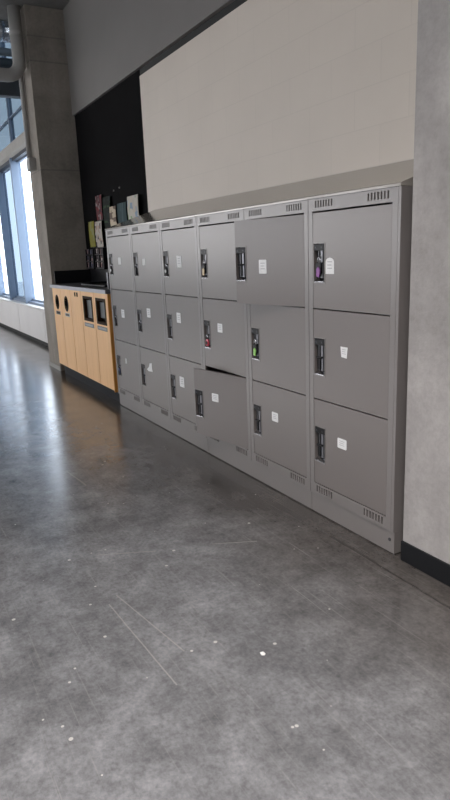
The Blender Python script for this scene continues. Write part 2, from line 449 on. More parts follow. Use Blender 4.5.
# ------------------------------------------------------------------ mesh helpers
class MB:
    def __init__(self):
        self.bm = bmesh.new()

    def box(self, x0, x1, y0, y1, z0, z1):
        vs = [self.bm.verts.new((x, y, z)) for x in (x0, x1) for y in (y0, y1) for z in (z0, z1)]
        for f in ((0, 1, 3, 2), (4, 6, 7, 5), (0, 4, 5, 1), (2, 3, 7, 6), (0, 2, 6, 4), (1, 5, 7, 3)):
            self.bm.faces.new([vs[i] for i in f])
        return self

    def prism(self, pts, axis, a0, a1):
        """extrude a closed outline along an axis; pts are the other two coordinates in order"""
        def mk(p, a):
            if axis == 'x':
                return (a, p[0], p[1])
            if axis == 'y':
                return (p[0], a, p[1])
            return (p[0], p[1], a)
        A = [self.bm.verts.new(mk(p, a0)) for p in pts]
        B = [self.bm.verts.new(mk(p, a1)) for p in pts]
        n = len(pts)
        self.bm.faces.new(A)
        self.bm.faces.new(B[::-1])
        for i in range(n):
            j = (i + 1) % n
            self.bm.faces.new((A[i], B[i], B[j], A[j]))
        return self

    def tube(self, path, r, n=12, caps=True):
        path = [Vector(p) for p in path]
        rings = []
        prev = None
        for i, p in enumerate(path):
            if i == 0:
                d = path[1] - p
            elif i == len(path) - 1:
                d = p - path[i - 1]
            else:
                d = (path[i + 1] - p).normalized() + (p - path[i - 1]).normalized()
            d.normalize()
            if prev is None:
                ref = Vector((0, 0, 1)) if abs(d.z) < 0.9 else Vector((1, 0, 0))
                u = d.cross(ref).normalized()
            else:
                u = (prev - d * prev.dot(d)).normalized()
            prev = u
            v = d.cross(u).normalized()
            rr = r[i] if isinstance(r, (list, tuple)) else r
            rings.append([self.bm.verts.new(p + u * rr * math.cos(2 * PI * k / n) + v * rr * math.sin(2 * PI * k / n)) for k in range(n)])
        for a, b in zip(rings, rings[1:]):
            for k in range(n):
                self.bm.faces.new((a[k], a[(k + 1) % n], b[(k + 1) % n], b[k]))
        if caps:
            self.bm.faces.new(rings[0][::-1])
            self.bm.faces.new(rings[-1])
        return self

    def plate_round_hole(self, x0, x1, z0, z1, cx, cz, rx, rz, y0, y1, n=32):
        """flat panel in the XZ plane with an elliptical hole, from y0 (front) to y1"""
        angs = sorted(set([2 * PI * k / n for k in range(n)] + [math.atan2(z - cz, x - cx) % (2 * PI) for x in (x0, x1) for z in (z0, z1)]))
        outer, inner = [], []
        for a in angs:
            c, s = math.cos(a), math.sin(a)
            ts = []
            if abs(c) > 1e-9:
                ts.append(((x1 if c > 0 else x0) - cx) / c)
            if abs(s) > 1e-9:
                ts.append(((z1 if s > 0 else z0) - cz) / s)
            t = min(ts)
            outer.append((cx + t * c, cz + t * s))
            inner.append((cx + rx * c, cz + rz * s))
        V = {}
        for nm, L in (('o', outer), ('i', inner)):
            for y in (y0, y1):
                V[nm, y] = [self.bm.verts.new((p[0], y, p[1])) for p in L]
        m = len(angs)
        for k in range(m):
            j = (k + 1) % m
            self.bm.faces.new((V['o', y0][k], V['o', y0][j], V['i', y0][j], V['i', y0][k]))
            self.bm.faces.new((V['o', y1][j], V['o', y1][k], V['i', y1][k], V['i', y1][j]))
            self.bm.faces.new((V['o', y0][j], V['o', y0][k], V['o', y1][k], V['o', y1][j]))
            self.bm.faces.new((V['i', y0][k], V['i', y0][j], V['i', y1][j], V['i', y1][k]))
        return self

    def plate_rect_hole(self, x0, x1, z0, z1, hx0, hx1, hz0, hz1, y0, y1):
        O = [(x0, z0), (x1, z0), (x1, z1), (x0, z1)]
        I = [(hx0, hz0), (hx1, hz0), (hx1, hz1), (hx0, hz1)]
        V = {}
        for nm, L in (('o', O), ('i', I)):
            for y in (y0, y1):
                V[nm, y] = [self.bm.verts.new((p[0], y, p[1])) for p in L]
        for k in range(4):
            j = (k + 1) % 4
            self.bm.faces.new((V['o', y0][k], V['o', y0][j], V['i', y0][j], V['i', y0][k]))
            self.bm.faces.new((V['o', y1][j], V['o', y1][k], V['i', y1][k], V['i', y1][j]))
            self.bm.faces.new((V['o', y0][j], V['o', y0][k], V['o', y1][k], V['o', y1][j]))
            self.bm.faces.new((V['i', y0][k], V['i', y0][j], V['i', y1][j], V['i', y1][k]))
        return self

    def build(self, name, mat, parent=None, loc=None, bevel=0.0, smooth=False, segs=2):
        bmesh.ops.recalc_face_normals(self.bm, faces=self.bm.faces)
        me = bpy.data.meshes.new(name)
        if smooth:
            for f in self.bm.faces:
                f.smooth = True
        self.bm.to_mesh(me)
        self.bm.free()
        me.materials.append(mat)
        o = bpy.data.objects.new(name, me)
        scene.collection.objects.link(o)
        if parent:
            o.parent = parent
        if loc:
            o.location = loc
        if bevel:
            md = o.modifiers.new('bevel', 'BEVEL')
            md.width = bevel
            md.segments = segs
            md.limit_method = 'ANGLE'
            md.harden_normals = True
        return o


def tag(o, label=None, cat=None, group=None, kind=None):
    if label:
        o['label'] = label
    if cat:
        o['category'] = cat
    if group:
        o['group'] = group
    if kind:
        o['kind'] = kind
    return o


def empty(name, loc, rz=0.0):
    o = bpy.data.objects.new(name, None)
    o.empty_display_size = 0.1
    scene.collection.objects.link(o)
    o.location = loc
    o.rotation_euler = (0, 0, rz)
    return o


def struct(name, mb, mat, label=None, **kw):
    o = mb.build(name, mat, **kw)
    return tag(o, label=label, kind='structure')


def copy_tree(o, parent=None):
    c = o.copy()
    scene.collection.objects.link(c)
    c.parent = parent
    for ch in [k for k in bpy.data.objects if k.parent == o]:
        copy_tree(ch, c)
    return c


# ------------------------------------------------------------------ the setting
WALL = 0.50            # y of the wall behind the lockers
W = 0.61               # locker width
XR = 3.675             # right end of the lockers
CEIL = 4.17
CE2 = 5.2               # higher ceiling beyond the column
COLX = -2.25           # right face of the far column

struct('floor', MB().box(-16, 9, -7.0, 0.75, -0.12, 0.0), M['floor'], 'polished grey concrete floor with scuffs, chips and cracks')
struct('wall_back', MB().box(-0.17, 3.9, WALL, WALL + 0.2, 0, 2.98), M['cream'], 'cream painted block wall above the lockers')
struct('wall_black', MB().box(-3.0, -0.17, WALL, WALL + 0.2, 0, CEIL), M['black_wall'], 'black wall section between cream wall and concrete column')
struct('trim_1', MB().box(-0.17, 3.9, WALL + 0.005, WALL + 0.2, 2.98, 3.06), M['black_gap'], 'black strip running along the top of the cream wall')
struct('wall_upper', MB().box(COLX, 9, WALL - 0.03, WALL + 0.2, 3.035, CEIL), M['grey_wall'], 'grey bulkhead above the black strip')
struct('wall_pillar', MB().box(3.725, 9, 0.012, 0.7, 0, CEIL), M['pillar'], 'broad cast concrete pillar to the right of the lockers')
struct('baseboard_right', MB().box(3.722, 9, 0.002, 0.03, 0, 0.094), M['rubber'], 'black rubber baseboard at the foot of the concrete pillar', bevel=0.002)
struct('wall_column', MB().box(-2.80, COLX, 0.03, 0.7, 0, CEIL), M['column'], 'cast concrete column at the far end of the counter')
struct('baseboard_column', MB().box(-2.81, -2.225, 0.018, 0.034, 0, 0.055), M['conduit'], 'low grey baseboard at the foot of the column')
struct('ceiling', MB().box(-2.85, 9, -7.0, 0.75, CEIL, CEIL + 0.2).box(-16, -2.85, -7.0, 0.75, CE2, CE2 + 0.2).box(-2.86, -2.80, -7.0, 0.75, CEIL, CE2), M['ceiling'], 'dark concrete ceiling')
# far end wall and glazed side of the hall
struct('wall_far', MB().box(-16.2, -16, -7.0, 0.75, 0, CE2), M['white_wall'])
struct('wall_behind_camera', MB().box(9, 9.2, -7.0, 0.75, 0, CEIL), M['white_wall'])
wo = struct('wall_opposite', MB().box(-16, 9, -7.1, -6.9, 0, 1.2).box(-16, 9, -7.1, -6.9, 2.5, CE2), M['white_wall'])
mbm = MB()
x = -16.0
while x < 9.1:
    mbm.box(x - 0.15, x + 0.15, -7.1, -6.9, 1.2, 2.5)
    x += 2.5
struct('window_9', mbm.box(-16, 9, -7.05, -6.95, 1.9, 1.96), M['mullion'], 'frames of the glazed side of the hall')

# ---- window wall beyond the column, on the locker side
struct('wall_below_windows', MB().box(-16, -2.8, 0.476, 0.72, 0.0, 0.60), M['white_wall'])
cv = MB().prism([(0.42, 0.075), (0.46, 0.06), (0.47, 0.06), (0.47, 0.59), (0.43, 0.59), (0.42, 0.575)], 'x', -15.8, -2.81)
for xx in (-4.6, -6.6, -8.6, -10.6):
    cv.box(xx - 0.004, xx + 0.004, 0.417, 0.43, 0.075, 0.575)
o = cv.build('convector_cover', M['convector'])
tag(o, 'long low white radiator cover under the tall windows', 'radiator cover')
struct('shade_strip_window', MB().box(-16, -2.8, 0.455, 0.475, 0.0, 0.062), M['black_gap'])  # black strip painting the shade in the gap under the radiator cover
struct('trim_sill', MB().box(-16, -2.8, 0.40, 0.66, 0.60, 0.622), M['convector'], 'white sill under the tall windows', bevel=0.004)
struct('wall_window_head', MB().prism([(0.46, 3.14), (0.50, 3.10), (0.72, 3.10), (0.72, 3.36), (0.46, 3.30)], 'x', -16, -2.8), M['head'], 'pale beam above the tall windows')
mx = [-4.65, -6.10, -7.55, -9.0, -10.45, -11.9, -13.35, -14.8]
edges = [-2.8] + mx + [-16]
for i in range(len(edges) - 1):
    xr_, xl = edges[i], edges[i + 1]
    wroot = struct('window_%d' % (i + 1), MB().plate_rect_hole(xl + 0.0, xr_ - 0.0, 0.622, 3.10, xl + 0.03, xr_ - 0.03, 0.70, 3.02, 0.585, 0.64), M['mullion'],
                   'tall window with blue-grey frame, number %d from the column' % (i + 1))
    MB().box(xl + 0.03, xr_ - 0.03, 0.60, 0.606, 0.70, 3.02).build('pane', M['glass_dim'] if i == 2 else M['glass'], wroot)
    MB().box(xl - 0.03, xl + 0.035, 0.465, 0.59, 0.622, 3.10).build('mullion', M['mullion'], wroot, bevel=0.004)
    MB().box(xl, xr_, 0.50, 0.585, 3.045, 3.10).build('head_gasket', M['dark_frame'], wroot)
    MB().box(xl + 0.03, xr_ - 0.03, 0.52, 0.60, 0.622, 0.665).build('window_sill', M['mullion'], wroot)
# upper clerestory strip
cl = struct('window_10', MB().plate_rect_hole(-16, -2.8, 3.33, CE2, -15.95, -2.85, 3.40, 5.1, 0.60, 0.66), M['head'], 'clerestory window above the pale beam')
MB().box(-15.95, -2.85, 0.62, 0.626, 3.40, 5.1).build('pane', M['glass_upper'], cl)
bars = MB()
for xx in (-4.3, -6.4, -8.6, -10.8, -13.5):
    bars.box(xx - 0.03, xx + 0.03, 0.58, 0.66, 3.40, 5.1)
bars.box(-15.95, -2.85, 0.59, 0.65, 3.78, 3.80)
bars.build('glazing_bars', M['mullion'], cl)
struct('wall_window_end', MB().box(-2.81, -2.79, 0.46, 0.72, 0.6, CE2), M['white_wall'])


# outdoors
struct('ground_outside', MB().box(-40, 12, 0.75, 40, -0.3, -0.1), M['snow'])


# ------------------------------------------------------------------ lockers
ZB, H3, ZT, ZTOP, ZK = 0.179, 0.4605, 1.5605, 1.6206, 0.114
GAP = 0.034
Z = [ZB, ZB + H3, ZB + 2 * H3]


def slotted(mb, z0, z1, zs0, zs1):
    """front rail with two groups of vertical vent slots"""
    mb.box(0.002, W - 0.002, 0, 0.012, zs1, z1)
    mb.box(0.002, W - 0.002, 0, 0.012, z0, zs0)
    xs = []
    for a, b in ((0.055, 0.185), (0.425, 0.555)):
        n = 7
        p = (b - a) / (n - 0.5)
        for k in range(n):
            xs.append((a + k * p, a + k * p + p * 0.55))
    cur = 0.002
    for a, b in xs:
        mb.box(cur, a, 0, 0.012, zs0, zs1)
        cur = b
    mb.box(cur, W - 0.002, 0, 0.012, zs0, zs1)


def body_mesh():
    mb = MB()
    # stiles with a small ridge
    mb.box(0.002, GAP, 0, 0.016, ZB - 0.004, ZT + 0.004)
    mb.box(W - GAP, W - 0.002, 0, 0.016, ZB - 0.004, ZT + 0.004)
    mb.box(0.002, 0.006, 0.012, 0.46, ZK, ZTOP)
    mb.box(W - 0.006, W - 0.002, 0.012, 0.46, ZK, ZTOP)
    mb.box(0.006, W - 0.006, 0.455, 0.46, ZK, ZTOP)
    mb.box(0.006, W - 0.006, 0.012, 0.455, ZTOP - 0.004, ZTOP)
    mb.box(0.006, W - 0.006, 0.012, 0.455, ZK, ZK + 0.004)
    slotted(mb, ZT + 0.003, ZTOP, ZT + 0.019, ZT + 0.050)
    slotted(mb, ZK, ZB - 0.003, ZK + 0.017, ZB - 0.013)
    return mb


def shelf_mesh(z):
    return MB().box(0.007, W - 0.007, 0.024, 0.454, z - 0.003, z + 0.003)


DW = W - 2 * GAP - 0.004      # door width
DH = H3 - 0.006
# door mesh: hinge (right edge) at x = 0, handle side at x = -DW, bottom at z = 0
HX0, HX1, HZ0, HZ1 = -DW + 0.007, -DW + 0.092, 0.125, 0.312


def make_door():
    mb = MB()
    mb.plate_rect_hole(-DW, 0, 0, DH, HX0, HX1, HZ0, HZ1, 0.0, 0.018)
    d = mb.build('locker_door', M['locker'], bevel=0.0018)
    # pocket
    p = MB()
    t = 0.003
    y1 = 0.030
    p.box(HX0 - t, HX1 + t, y1, y1 + t, HZ0 - t, HZ1 + t)
    p.box(HX0 - t, HX0, 0.0185, y1, HZ0 - t, HZ1 + t)
    p.box(HX1, HX1 + t, 0.0185, y1, HZ0 - t, HZ1 + t)
    p.box(HX0, HX1, 0.0185, y1, HZ1, HZ1 + t)
    p.box(HX0, HX1, 0.0185, y1, HZ0 - t, HZ0)
    p.build('latch_pocket', M['pocket'], d)
    # chrome rim, bottom edge widest
    r = MB()
    r.plate_rect_hole(HX0 - 0.004, HX1 + 0.004, HZ0 - 0.005, HZ1 + 0.004, HX0 + 0.001, HX1 - 0.001, HZ0 + 0.001, HZ1 - 0.001, -0.0025, 0.0005)
    r.prism([(-0.0025, HZ0), (0.026, HZ0 + 0.004), (0.026, HZ0 + 0.018), (-0.001, HZ0 + 0.003)], 'x', HX0 + 0.001, HX1 - 0.001)
    r.build('latch_rim', M['locker_rail'], d)
    lip = MB().prism([(-0.003, HZ0 + 0.002), (0.020, HZ0 + 0.010), (0.020, HZ0 + 0.022), (-0.003, HZ0 + 0.006)], 'x', HX0 + 0.004, HX1 - 0.004)
    lip.build('latch_lip', M['chrome'], d)
    # black bracket with two screws
    b = MB().box(HX0 + 0.004, HX1 - 0.004, -0.003, 0.020, HZ1 - 0.034, HZ1 - 0.004)
    b.build('latch_bracket', M['black_plastic'], d, bevel=0.002)
    cx = (HX0 + HX1) / 2
    for q in (-0.022, 0.022):
        MB().tube([(cx + q, -0.005, HZ1 - 0.019), (cx + q, 0.0, HZ1 - 0.019)], 0.005, 10).build('bracket_screw', M['pocket'], d)
    # two lever bars
    MB().box(cx - 0.020, cx - 0.008, 0.006, 0.014, HZ0 + 0.022, HZ1 - 0.030).build('latch_guide', M['pocket'], d, bevel=0.002)
    l = MB()
    l.box(cx + 0.004, cx + 0.020, 0.004, 0.014, HZ0 + 0.022, HZ1 - 0.030)
    l.build('latch_lever', M['lever'], d, bevel=0.002)
    c = MB().tube([(cx - 0.024, 0.000, HZ0 + 0.088), (cx + 0.020, 0.000, HZ0 + 0.092)], 0.0055, 10)
    c.box(cx - 0.006, cx + 0.004, -0.002, 0.014, HZ0 + 0.03, HZ0 + 0.088)
    c.build('latch_hasp', M['black_plastic'], d, smooth=False)
    return d


def sticker(door, x0, x1, z0, z1, kind='plain'):
    """white paper number sticker on the face of a door, in locker coordinates relative to the door"""
    mb = MB()
    y0, y1 = -0.0016, -0.0002
    cx, cz = (x0 + x1) / 2, (z0 + z1) / 2
    if kind == 'arched':
        pts = [(x0, z0), (x1, z0), (x1, z1 - 0.02)]
        for k in range(1, 6):
            a = k / 6 * PI
            pts.append((cx + (x1 - x0) / 2 * math.cos(a), z1 - 0.02 + 0.02 * math.sin(a)))
        pts.append((x0, z1 - 0.02))
        mb.prism(pts, 'y', y0, y1)
    elif kind == 'torn':
        mb.prism([(x0, z0 + 0.012), (x0 + 0.03, z0), (x1, z0 + 0.006), (x1 - 0.012, cz), (x1 - 0.008, z1), (cx + 0.005, z1 - 0.008), (cx - 0.01, cz + 0.004)], 'y', y0, y1)
    elif kind == 'tapered':
        mb.prism([(x0 + 0.006, z0), (x1 - 0.006, z0 - 0.003), (x1, z1), (x0, z1)], 'y', y0, y1)
    else:
        r = 0.004
        mb.prism([(x0 + r, z0), (x1 - r, z0), (x1, z0 + r), (x1, z1 - r), (x1 - r, z1), (x0 + r, z1), (x0, z1 - r), (x0, z0 + r)], 'y', y0, y1)
    s = mb.build('number_sticker', M['sticker_glossy'] if kind == 'faint' else M['sticker'], door)
    w = x1 - x0
    h = z1 - z0
    if kind not in ('torn', 'faint'):
        ink = MB()
        for k, f in enumerate((0.72, 0.52, 0.32)):
            ink.box(x0 + w * 0.22, x1 - w * (0.22 + 0.06 * (k % 2)), y0 - 0.0004, y0, z0 + h * f, z0 + h * f + h * 0.06)
        ink.build('print', M['sticker_ink'], s)


# padlocks hanging in the latch pockets (things of their own)
def padlock(loc, rz, body, tail, label, hang=0.0, style='lock'):
    r = empty('padlock', loc, rz)
    sh = MB()
    pts = [(-0.010, 0, 0)]
    for k in range(0, 9):
        a = PI - k / 8 * PI
        pts.append((0.010 * math.cos(a), 0, 0.018 + 0.010 * math.sin(a)))
    pts.append((0.010, 0, 0))
    sh.tube(pts, 0.003, 8).build('shackle', M['chrome'], r, smooth=True)
    bd = MB()
    if style == 'round':
        bd.tube([(0, -0.006, -0.022), (0, -0.004, -0.022), (0, 0.003, -0.022), (0, 0.005, -0.022)], [0.018, 0.024, 0.024, 0.018], 24)
        b = bd.build('lock_body', body, r)
        MB().tube([(0, -0.009, -0.022), (0, -0.006, -0.022)], 0.012, 20).build('dial', tail, b)
    else:
        bd.prism([(-0.020, -0.046), (-0.016, -0.052), (0.016, -0.052), (0.020, -0.046), (0.020, -0.004), (0.015, 0.002), (-0.015, 0.002), (-0.020, -0.004)], 'y', -0.006, 0.005)
        b = bd.build('lock_body', body, r, bevel=0.002)
        MB().prism([(-0.012, -0.062), (0.010, -0.066), (0.018, -0.030), (0.004, -0.016), (-0.010, -0.026)], 'y', -0.0095, -0.0061).build('coloured_cover', tail, b, bevel=0.001)
    tag(r, label, 'padlock')
    return r


NAMEX = ['far left', 'second from far left', 'third from far left', 'fourth from far left', 'fifth from far left', 'nearest']
colname = ['leftmost, beside the wooden recycling cabinet', 'second from the wooden recycling cabinet', 'third from the wooden recycling cabinet',
           'with its bottom door hanging ajar', 'with its top door swung ajar', 'rightmost, beside the concrete pillar']
# (tier, x0, x1, z0, z1, style) in absolute locker-front coordinates
stick = {
    0: [(2, .28, .35, 1.319, 1.379, 'faint'), (1, .26, .335, .856, .928, 'plain'), (0, .262, .305, .440, .487, 'faint')],
    1: [(2, .845, .91, 1.312, 1.363, 'faint'), (1, .867, .94, .900, .973, 'plain'), (0, .785, .905, .448, .526, 'torn')],
    2: [(2, 1.495, 1.570, 1.296, 1.378, 'plain'), (1, 1.440, 1.508, .901, .975, 'plain'), (0, 1.43, 1.508, .422, .500, 'plain')],
    3: [(1, 2.066, 2.129, .888, .945, 'plain'), (0, 2.058, 2.125, .438, .492, 'plain')],
    4: [(2, 2.675, 2.735, 1.268, 1.342, 'plain'), (0, 2.685, 2.748, .430, .484, 'plain')],
    5: [(2, 3.186, 3.249, 1.269, 1.345, 'arched'), (1, 3.299, 3.350, .880, .930, 'tapered'), (0, 3.278, 3.346, .421, .472, 'plain')],
}
AJAR = {(4, 2): math.radians(10.0), (3, 0): math.radians(10.5), (2, 2): 0.0}

body0 = body_mesh().build('locker_frame', M['locker_rail'])
backs0 = [MB().box(0.010, W - 0.010, 0.0125, 0.0155, a, b).build('vent_shade_plate', M['dark_in']) for a, b in ((ZT + 0.014, ZTOP - 0.006), (ZK + 0.008, ZB - 0.008))]  # black plates painting the shade behind the vent slots
shelves0 = backs0 + [shelf_mesh(z).build('shelf', M['locker_in']) for z in (ZB - 0.003, Z[1], Z[2], ZT + 0.008)]
door0 = make_door()
protos_used = False
doors = {}
for i in range(6):
    root = empty('locker_unit', (i * W, 0, 0))
    tag(root, 'grey three-door metal locker unit, ' + colname[i], 'locker', 'row of grey metal lockers')
    if i == 0:
        parts = [body0] + shelves0
    else:
        parts = [q.copy() for q in [body0] + shelves0]
        for q in parts:
            scene.collection.objects.link(q)
    for q in parts:
        q.parent = root
    for tier in range(3):
        if i == 0 and tier == 0:
            d = door0
            d.parent = root
        else:
            d = copy_tree(door0, root)
        # the first door gets its sticker last, so copies do not inherit it
        d.location = (W - GAP - 0.002, 0.001, Z[tier] + 0.001)
        d.rotation_euler = (0, 0, AJAR.get((i, tier), 0.0))
        doors[i, tier] = d
doors[4, 2]['label'] = 'top door standing slightly ajar'
doors[3, 0]['label'] = 'bottom door standing slightly ajar'
for i, lst in stick.items():
    for (tier, x0, x1, z0, z1, st) in lst:
        hx = i * W + W - GAP - 0.002
        hz = Z[tier] + 0.001
        sticker(doors[i, tier], x0 - hx, x1 - hx, z0 - hz, z1 - hz, st)

# lock positions: centre of pocket, hasp height
def lock_at(i, tier, body, tail, label, style='lock', dz=0.0, rz=0.0):
    hx = i * W + W - GAP - 0.002 + (HX0 + HX1) / 2
    padlock((hx + 0.002, -0.002, Z[tier] + HZ0 + 0.066 + dz), rz, body, tail, label, style=style)


lock_at(5, 2, M['black_plastic'], M['purple'], 'purple and black padlock on the top door beside the concrete pillar', dz=0.028)
lock_at(3, 2, M['black_plastic'], M['tan'], 'tan and black padlock on the top door left of the ajar one', dz=0.02)
lock_at(3, 1, M['red'], M['black_plastic'], 'red padlock with black dial on a middle door', style='round', dz=-0.005)
lock_at(4, 1, M['black_plastic'], M['green'], 'black padlock with lime green cover on a middle door', dz=0.025)
lock_at(2, 2, M['black_plastic'], M['white_plastic'], 'black round padlock with white dial on a top door, third unit from the wooden cabinet', style='round')
lock_at(1, 2, M['black_plastic'], M['black_plastic'], 'all-black padlock on the top door of the second unit from the wooden cabinet')
lock_at(1, 1, M['black_plastic'], M['black_plastic'], 'all-black round padlock on the middle door of the second unit from the wooden cabinet', style='round')
lock_at(0, 2, M['black_plastic'], M['white_plastic'], 'small black and white padlock on the top door nearest the leaflets', style='round')
lock_at(0, 1, M['black_plastic'], M['pocket'], 'dark padlock on the middle door next to the wooden cabinet')
lock_at(0, 0, M['blue'], M['black_plastic'], 'dark blue padlock on the bottom door next to the wooden cabinet')

# end panel, plinths and sloped hood
o = MB().box(6 * W - 0.002 + 0.001, XR, 0, 0.47, ZK, ZTOP).build('locker_end_panel', M['locker_rail'], bevel=0.001)
tag(o, 'narrow grey metal panel closing the locker row at the pillar', 'end panel')
for x0, x1, lab in ((0, 3 * W, 'long grey metal plinth under the three far lockers'), (3 * W, 5 * W, 'grey metal plinth under the two lockers with ajar doors'),
                    (5 * W, XR, 'short grey metal plinth under the locker nearest the pillar')):
    pl = MB().box(x0 + 0.0015, x1 - 0.0015, 0.009, 0.46, 0.007, ZK - 0.001).box(x0 + 0.01, x1 - 0.01, 0.018, 0.45, 0, 0.007)
    o = pl.build('locker_plinth', M['locker_rail'])
    tag(o, lab, 'plinth', 'plinths under the lockers')
MB().tube([(XR - 0.03, 0.006, 0.068), (XR - 0.03, 0.010, 0.068)], 0.008, 14).build('bolt_cap', M['pocket'], o)
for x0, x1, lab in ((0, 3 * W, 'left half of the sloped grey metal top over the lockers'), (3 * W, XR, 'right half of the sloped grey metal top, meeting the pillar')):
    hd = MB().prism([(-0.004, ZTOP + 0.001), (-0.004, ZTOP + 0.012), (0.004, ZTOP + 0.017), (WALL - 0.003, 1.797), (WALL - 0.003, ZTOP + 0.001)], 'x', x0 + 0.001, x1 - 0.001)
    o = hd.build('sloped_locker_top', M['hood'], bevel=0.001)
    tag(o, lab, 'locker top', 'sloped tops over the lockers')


# ------------------------------------------------------------------ recycling cabinet
CX0, CX1, CY = -2.11, -0.045, -0.012
rc = empty('recycling_cabinet', (CX0, CY, 0))
tag(rc, 'maple recycling cabinet with round and rectangular openings left of the lockers', 'recycling cabinet')


def cab(mb, name, mat, parent=rc, **kw):
    o = mb.build(name, mat, None, **kw)
    o.parent = parent
    base = Vector((CX0, CY, 0))
    if parent is rc:
        o.location = -base + Vector(kw.get('loc') or (0, 0, 0))
    return o


zc0, zc1 = 0.125, 1.052
carc = MB().box(CX0, CX0 + 0.02, CY + 0.02, WALL - 0.005, zc0, zc1).box(CX0, CX1, WALL - 0.02, WALL - 0.005, zc0, zc1).box(CX0, CX1, CY + 0.02, WALL - 0.02, zc0, zc0 + 0.02).box(CX0, CX1, CY + 0.02, WALL - 0.02, zc1 - 0.02, zc1)
cab(carc, 'cabinet_carcass', M['maple'])
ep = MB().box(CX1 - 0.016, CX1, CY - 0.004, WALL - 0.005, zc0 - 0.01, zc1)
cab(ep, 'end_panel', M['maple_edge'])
tk = MB().box(CX0 + 0.03, CX1 - 0.002, CY + 0.05, WALL - 0.01, 0, zc0)
cab(tk, 'toe_kick', M['toe'])
inn = MB().box(CX0 + 0.025, CX1 - 0.03, CY + 0.10, CY + 0.11, zc0 + 0.03, zc1 - 0.03)
cab(inn, 'bin_interior', M['dark_in'])
dx = [-2.08, -1.74, -1.335, -0.925, -0.49, -0.07]
filler = MB().box(CX0, dx[0] - 0.002, CY, CY + 0.02, zc0, zc1)
cab(filler, 'filler_strip', M['maple'])
holes = {0: ('round', -1.915, 0.888, 0.068, 0.076), 1: ('round', -1.515, 0.886, 0.068, 0.078), 3: ('rect', -0.855, -0.545, 0.755, 1.000), 4: ('rect', -0.425, -0.135, 0.752, 0.998)}
for k in range(5):
    a, b_ = dx[k] + 0.005, dx[k + 1] - 0.005
    mb = MB()
    h = holes.get(k)
    if h is None:
        mb.box(a, b_, CY, CY + 0.02, zc0 + 0.002, zc1 - 0.003)
    elif h[0] == 'round':
        mb.plate_round_hole(a, b_, zc0 + 0.002, zc1 - 0.003, h[1], h[2], h[3], h[4], CY, CY + 0.02)
    else:
        mb.plate_rect_hole(a, b_, zc0 + 0.002, zc1 - 0.003, h[1], h[2], h[3], h[4], CY, CY + 0.02)
    dr = cab(mb, 'cabinet_door', M['maple'])
    if h and h[0] == 'round':
        # tube liner and the dark flap inside
        n = 28
        ln = MB()
        ring = []
        for (rx, rz, yy) in ((h[3], h[4], CY - 0.004), (h[3] + 0.010, h[4] + 0.010, CY - 0.004), (h[3] + 0.010, h[4] + 0.010, CY - 0.001), (h[3] - 0.001, h[4] - 0.001, CY + 0.06)):
            ring.append([ln.bm.verts.new((h[1] + rx * math.cos(2 * PI * q / n), yy, h[2] + rz * math.sin(2 * PI * q / n))) for q in range(n)])
        for r0, r1 in ((0, 1), (1, 2), (0, 3)):
            for q in range(n):
                ln.bm.faces.new((ring[r0][q], ring[r0][(q + 1) % n], ring[r1][(q + 1) % n], ring[r1][q]))
        ln.build('opening_ring', M['dark_in'], dr)
        MB().tube([(h[1] + 0.055, CY + 0.062, h[2]), (h[1] + 0.055, CY + 0.066, h[2])], 0.045, 20).build('flap', M['brown_frame'], dr)
        lw = 0.15
        lb = MB().box(h[1] - lw * 0.62, h[1] + lw * 0.62, CY - 0.002, CY - 0.0003, 0.742, 0.782).build('opening_label', M['sticker_glossy'] if k else M['flap'], dr)
        txt = MB()
        for q in range(6):
            xx = h[1] - 0.075 + q * 0.026
            txt.box(xx, xx + 0.017, CY - 0.0026, CY - 0.002, 0.750, 0.774)
        txt.build('label_print', M['brown_frame'], lb)
    elif h:
        fr = MB().plate_rect_hole(h[1] - 0.004, h[2] + 0.004, h[3] - 0.004, h[4] + 0.004, h[1] + 0.028, h[2] - 0.028, h[3] + 0.022, h[4] - 0.022, CY - 0.003, CY + 0.055)
        fr.build('opening_frame', M['brown_frame'], dr)
        MB().box(h[1] + 0.028, h[2] - 0.028, CY + 0.03, CY + 0.034, h[3] + (0.022 if k == 3 else 0.055), h[4] - 0.04).build('flap', M['flap'], dr)
        lb = MB().box(h[1] - 0.005, h[2] + 0.0, CY - 0.002, CY - 0.0003, 0.690, 0.730).build('opening_label', M['flap'], dr)
        txt = MB()
        for q in range(8):
            xx = h[1] + 0.02 + q * 0.032
            txt.box(xx, xx + 0.020, CY - 0.0026, CY - 0.002, 0.700, 0.720)
        txt.build('label_print', M['counter_edge'], lb)
    else:
        lb = MB().box(-1.165, -1.115, CY - 0.0016, CY - 0.0002, 0.985, 1.03).box(-1.085, -1.035, CY - 0.0016, CY - 0.0002, 0.985, 1.03)
        lb.build('small_symbols', M['brown_frame'], dr)

ct = MB().box(CX0 - 0.0, CX1 + 0.004, CY - 0.022, WALL - 0.003, zc1 + 0.001, zc1 + 0.040)
o = cab(ct, 'countertop', M['counter'], bevel=0.003)
ce = MB().box(CX0 - 0.0, CX1 + 0.004, CY - 0.0245, CY - 0.0225, zc1 + 0.002, zc1 + 0.037)
cab(ce, 'countertop_edge', M['counter_edge'])
zs = zc1 + 0.041
sp = MB().box(CX0, CX1, WALL - 0.025, WALL - 0.003, zs, 1.245).box(CX0 - 0.0, CX0 + 0.018, 0.03, WALL - 0.025, zs, 1.245).box(-0.135, -0.117, 0.03, WALL - 0.025, zs, 1.245)
cab(sp, 'backsplash', M['black_plastic'])
cab(MB().box(-0.136, -0.116, 0.024, 0.0295, zs, 1.245), 'backsplash_trim', M['counter_edge'])

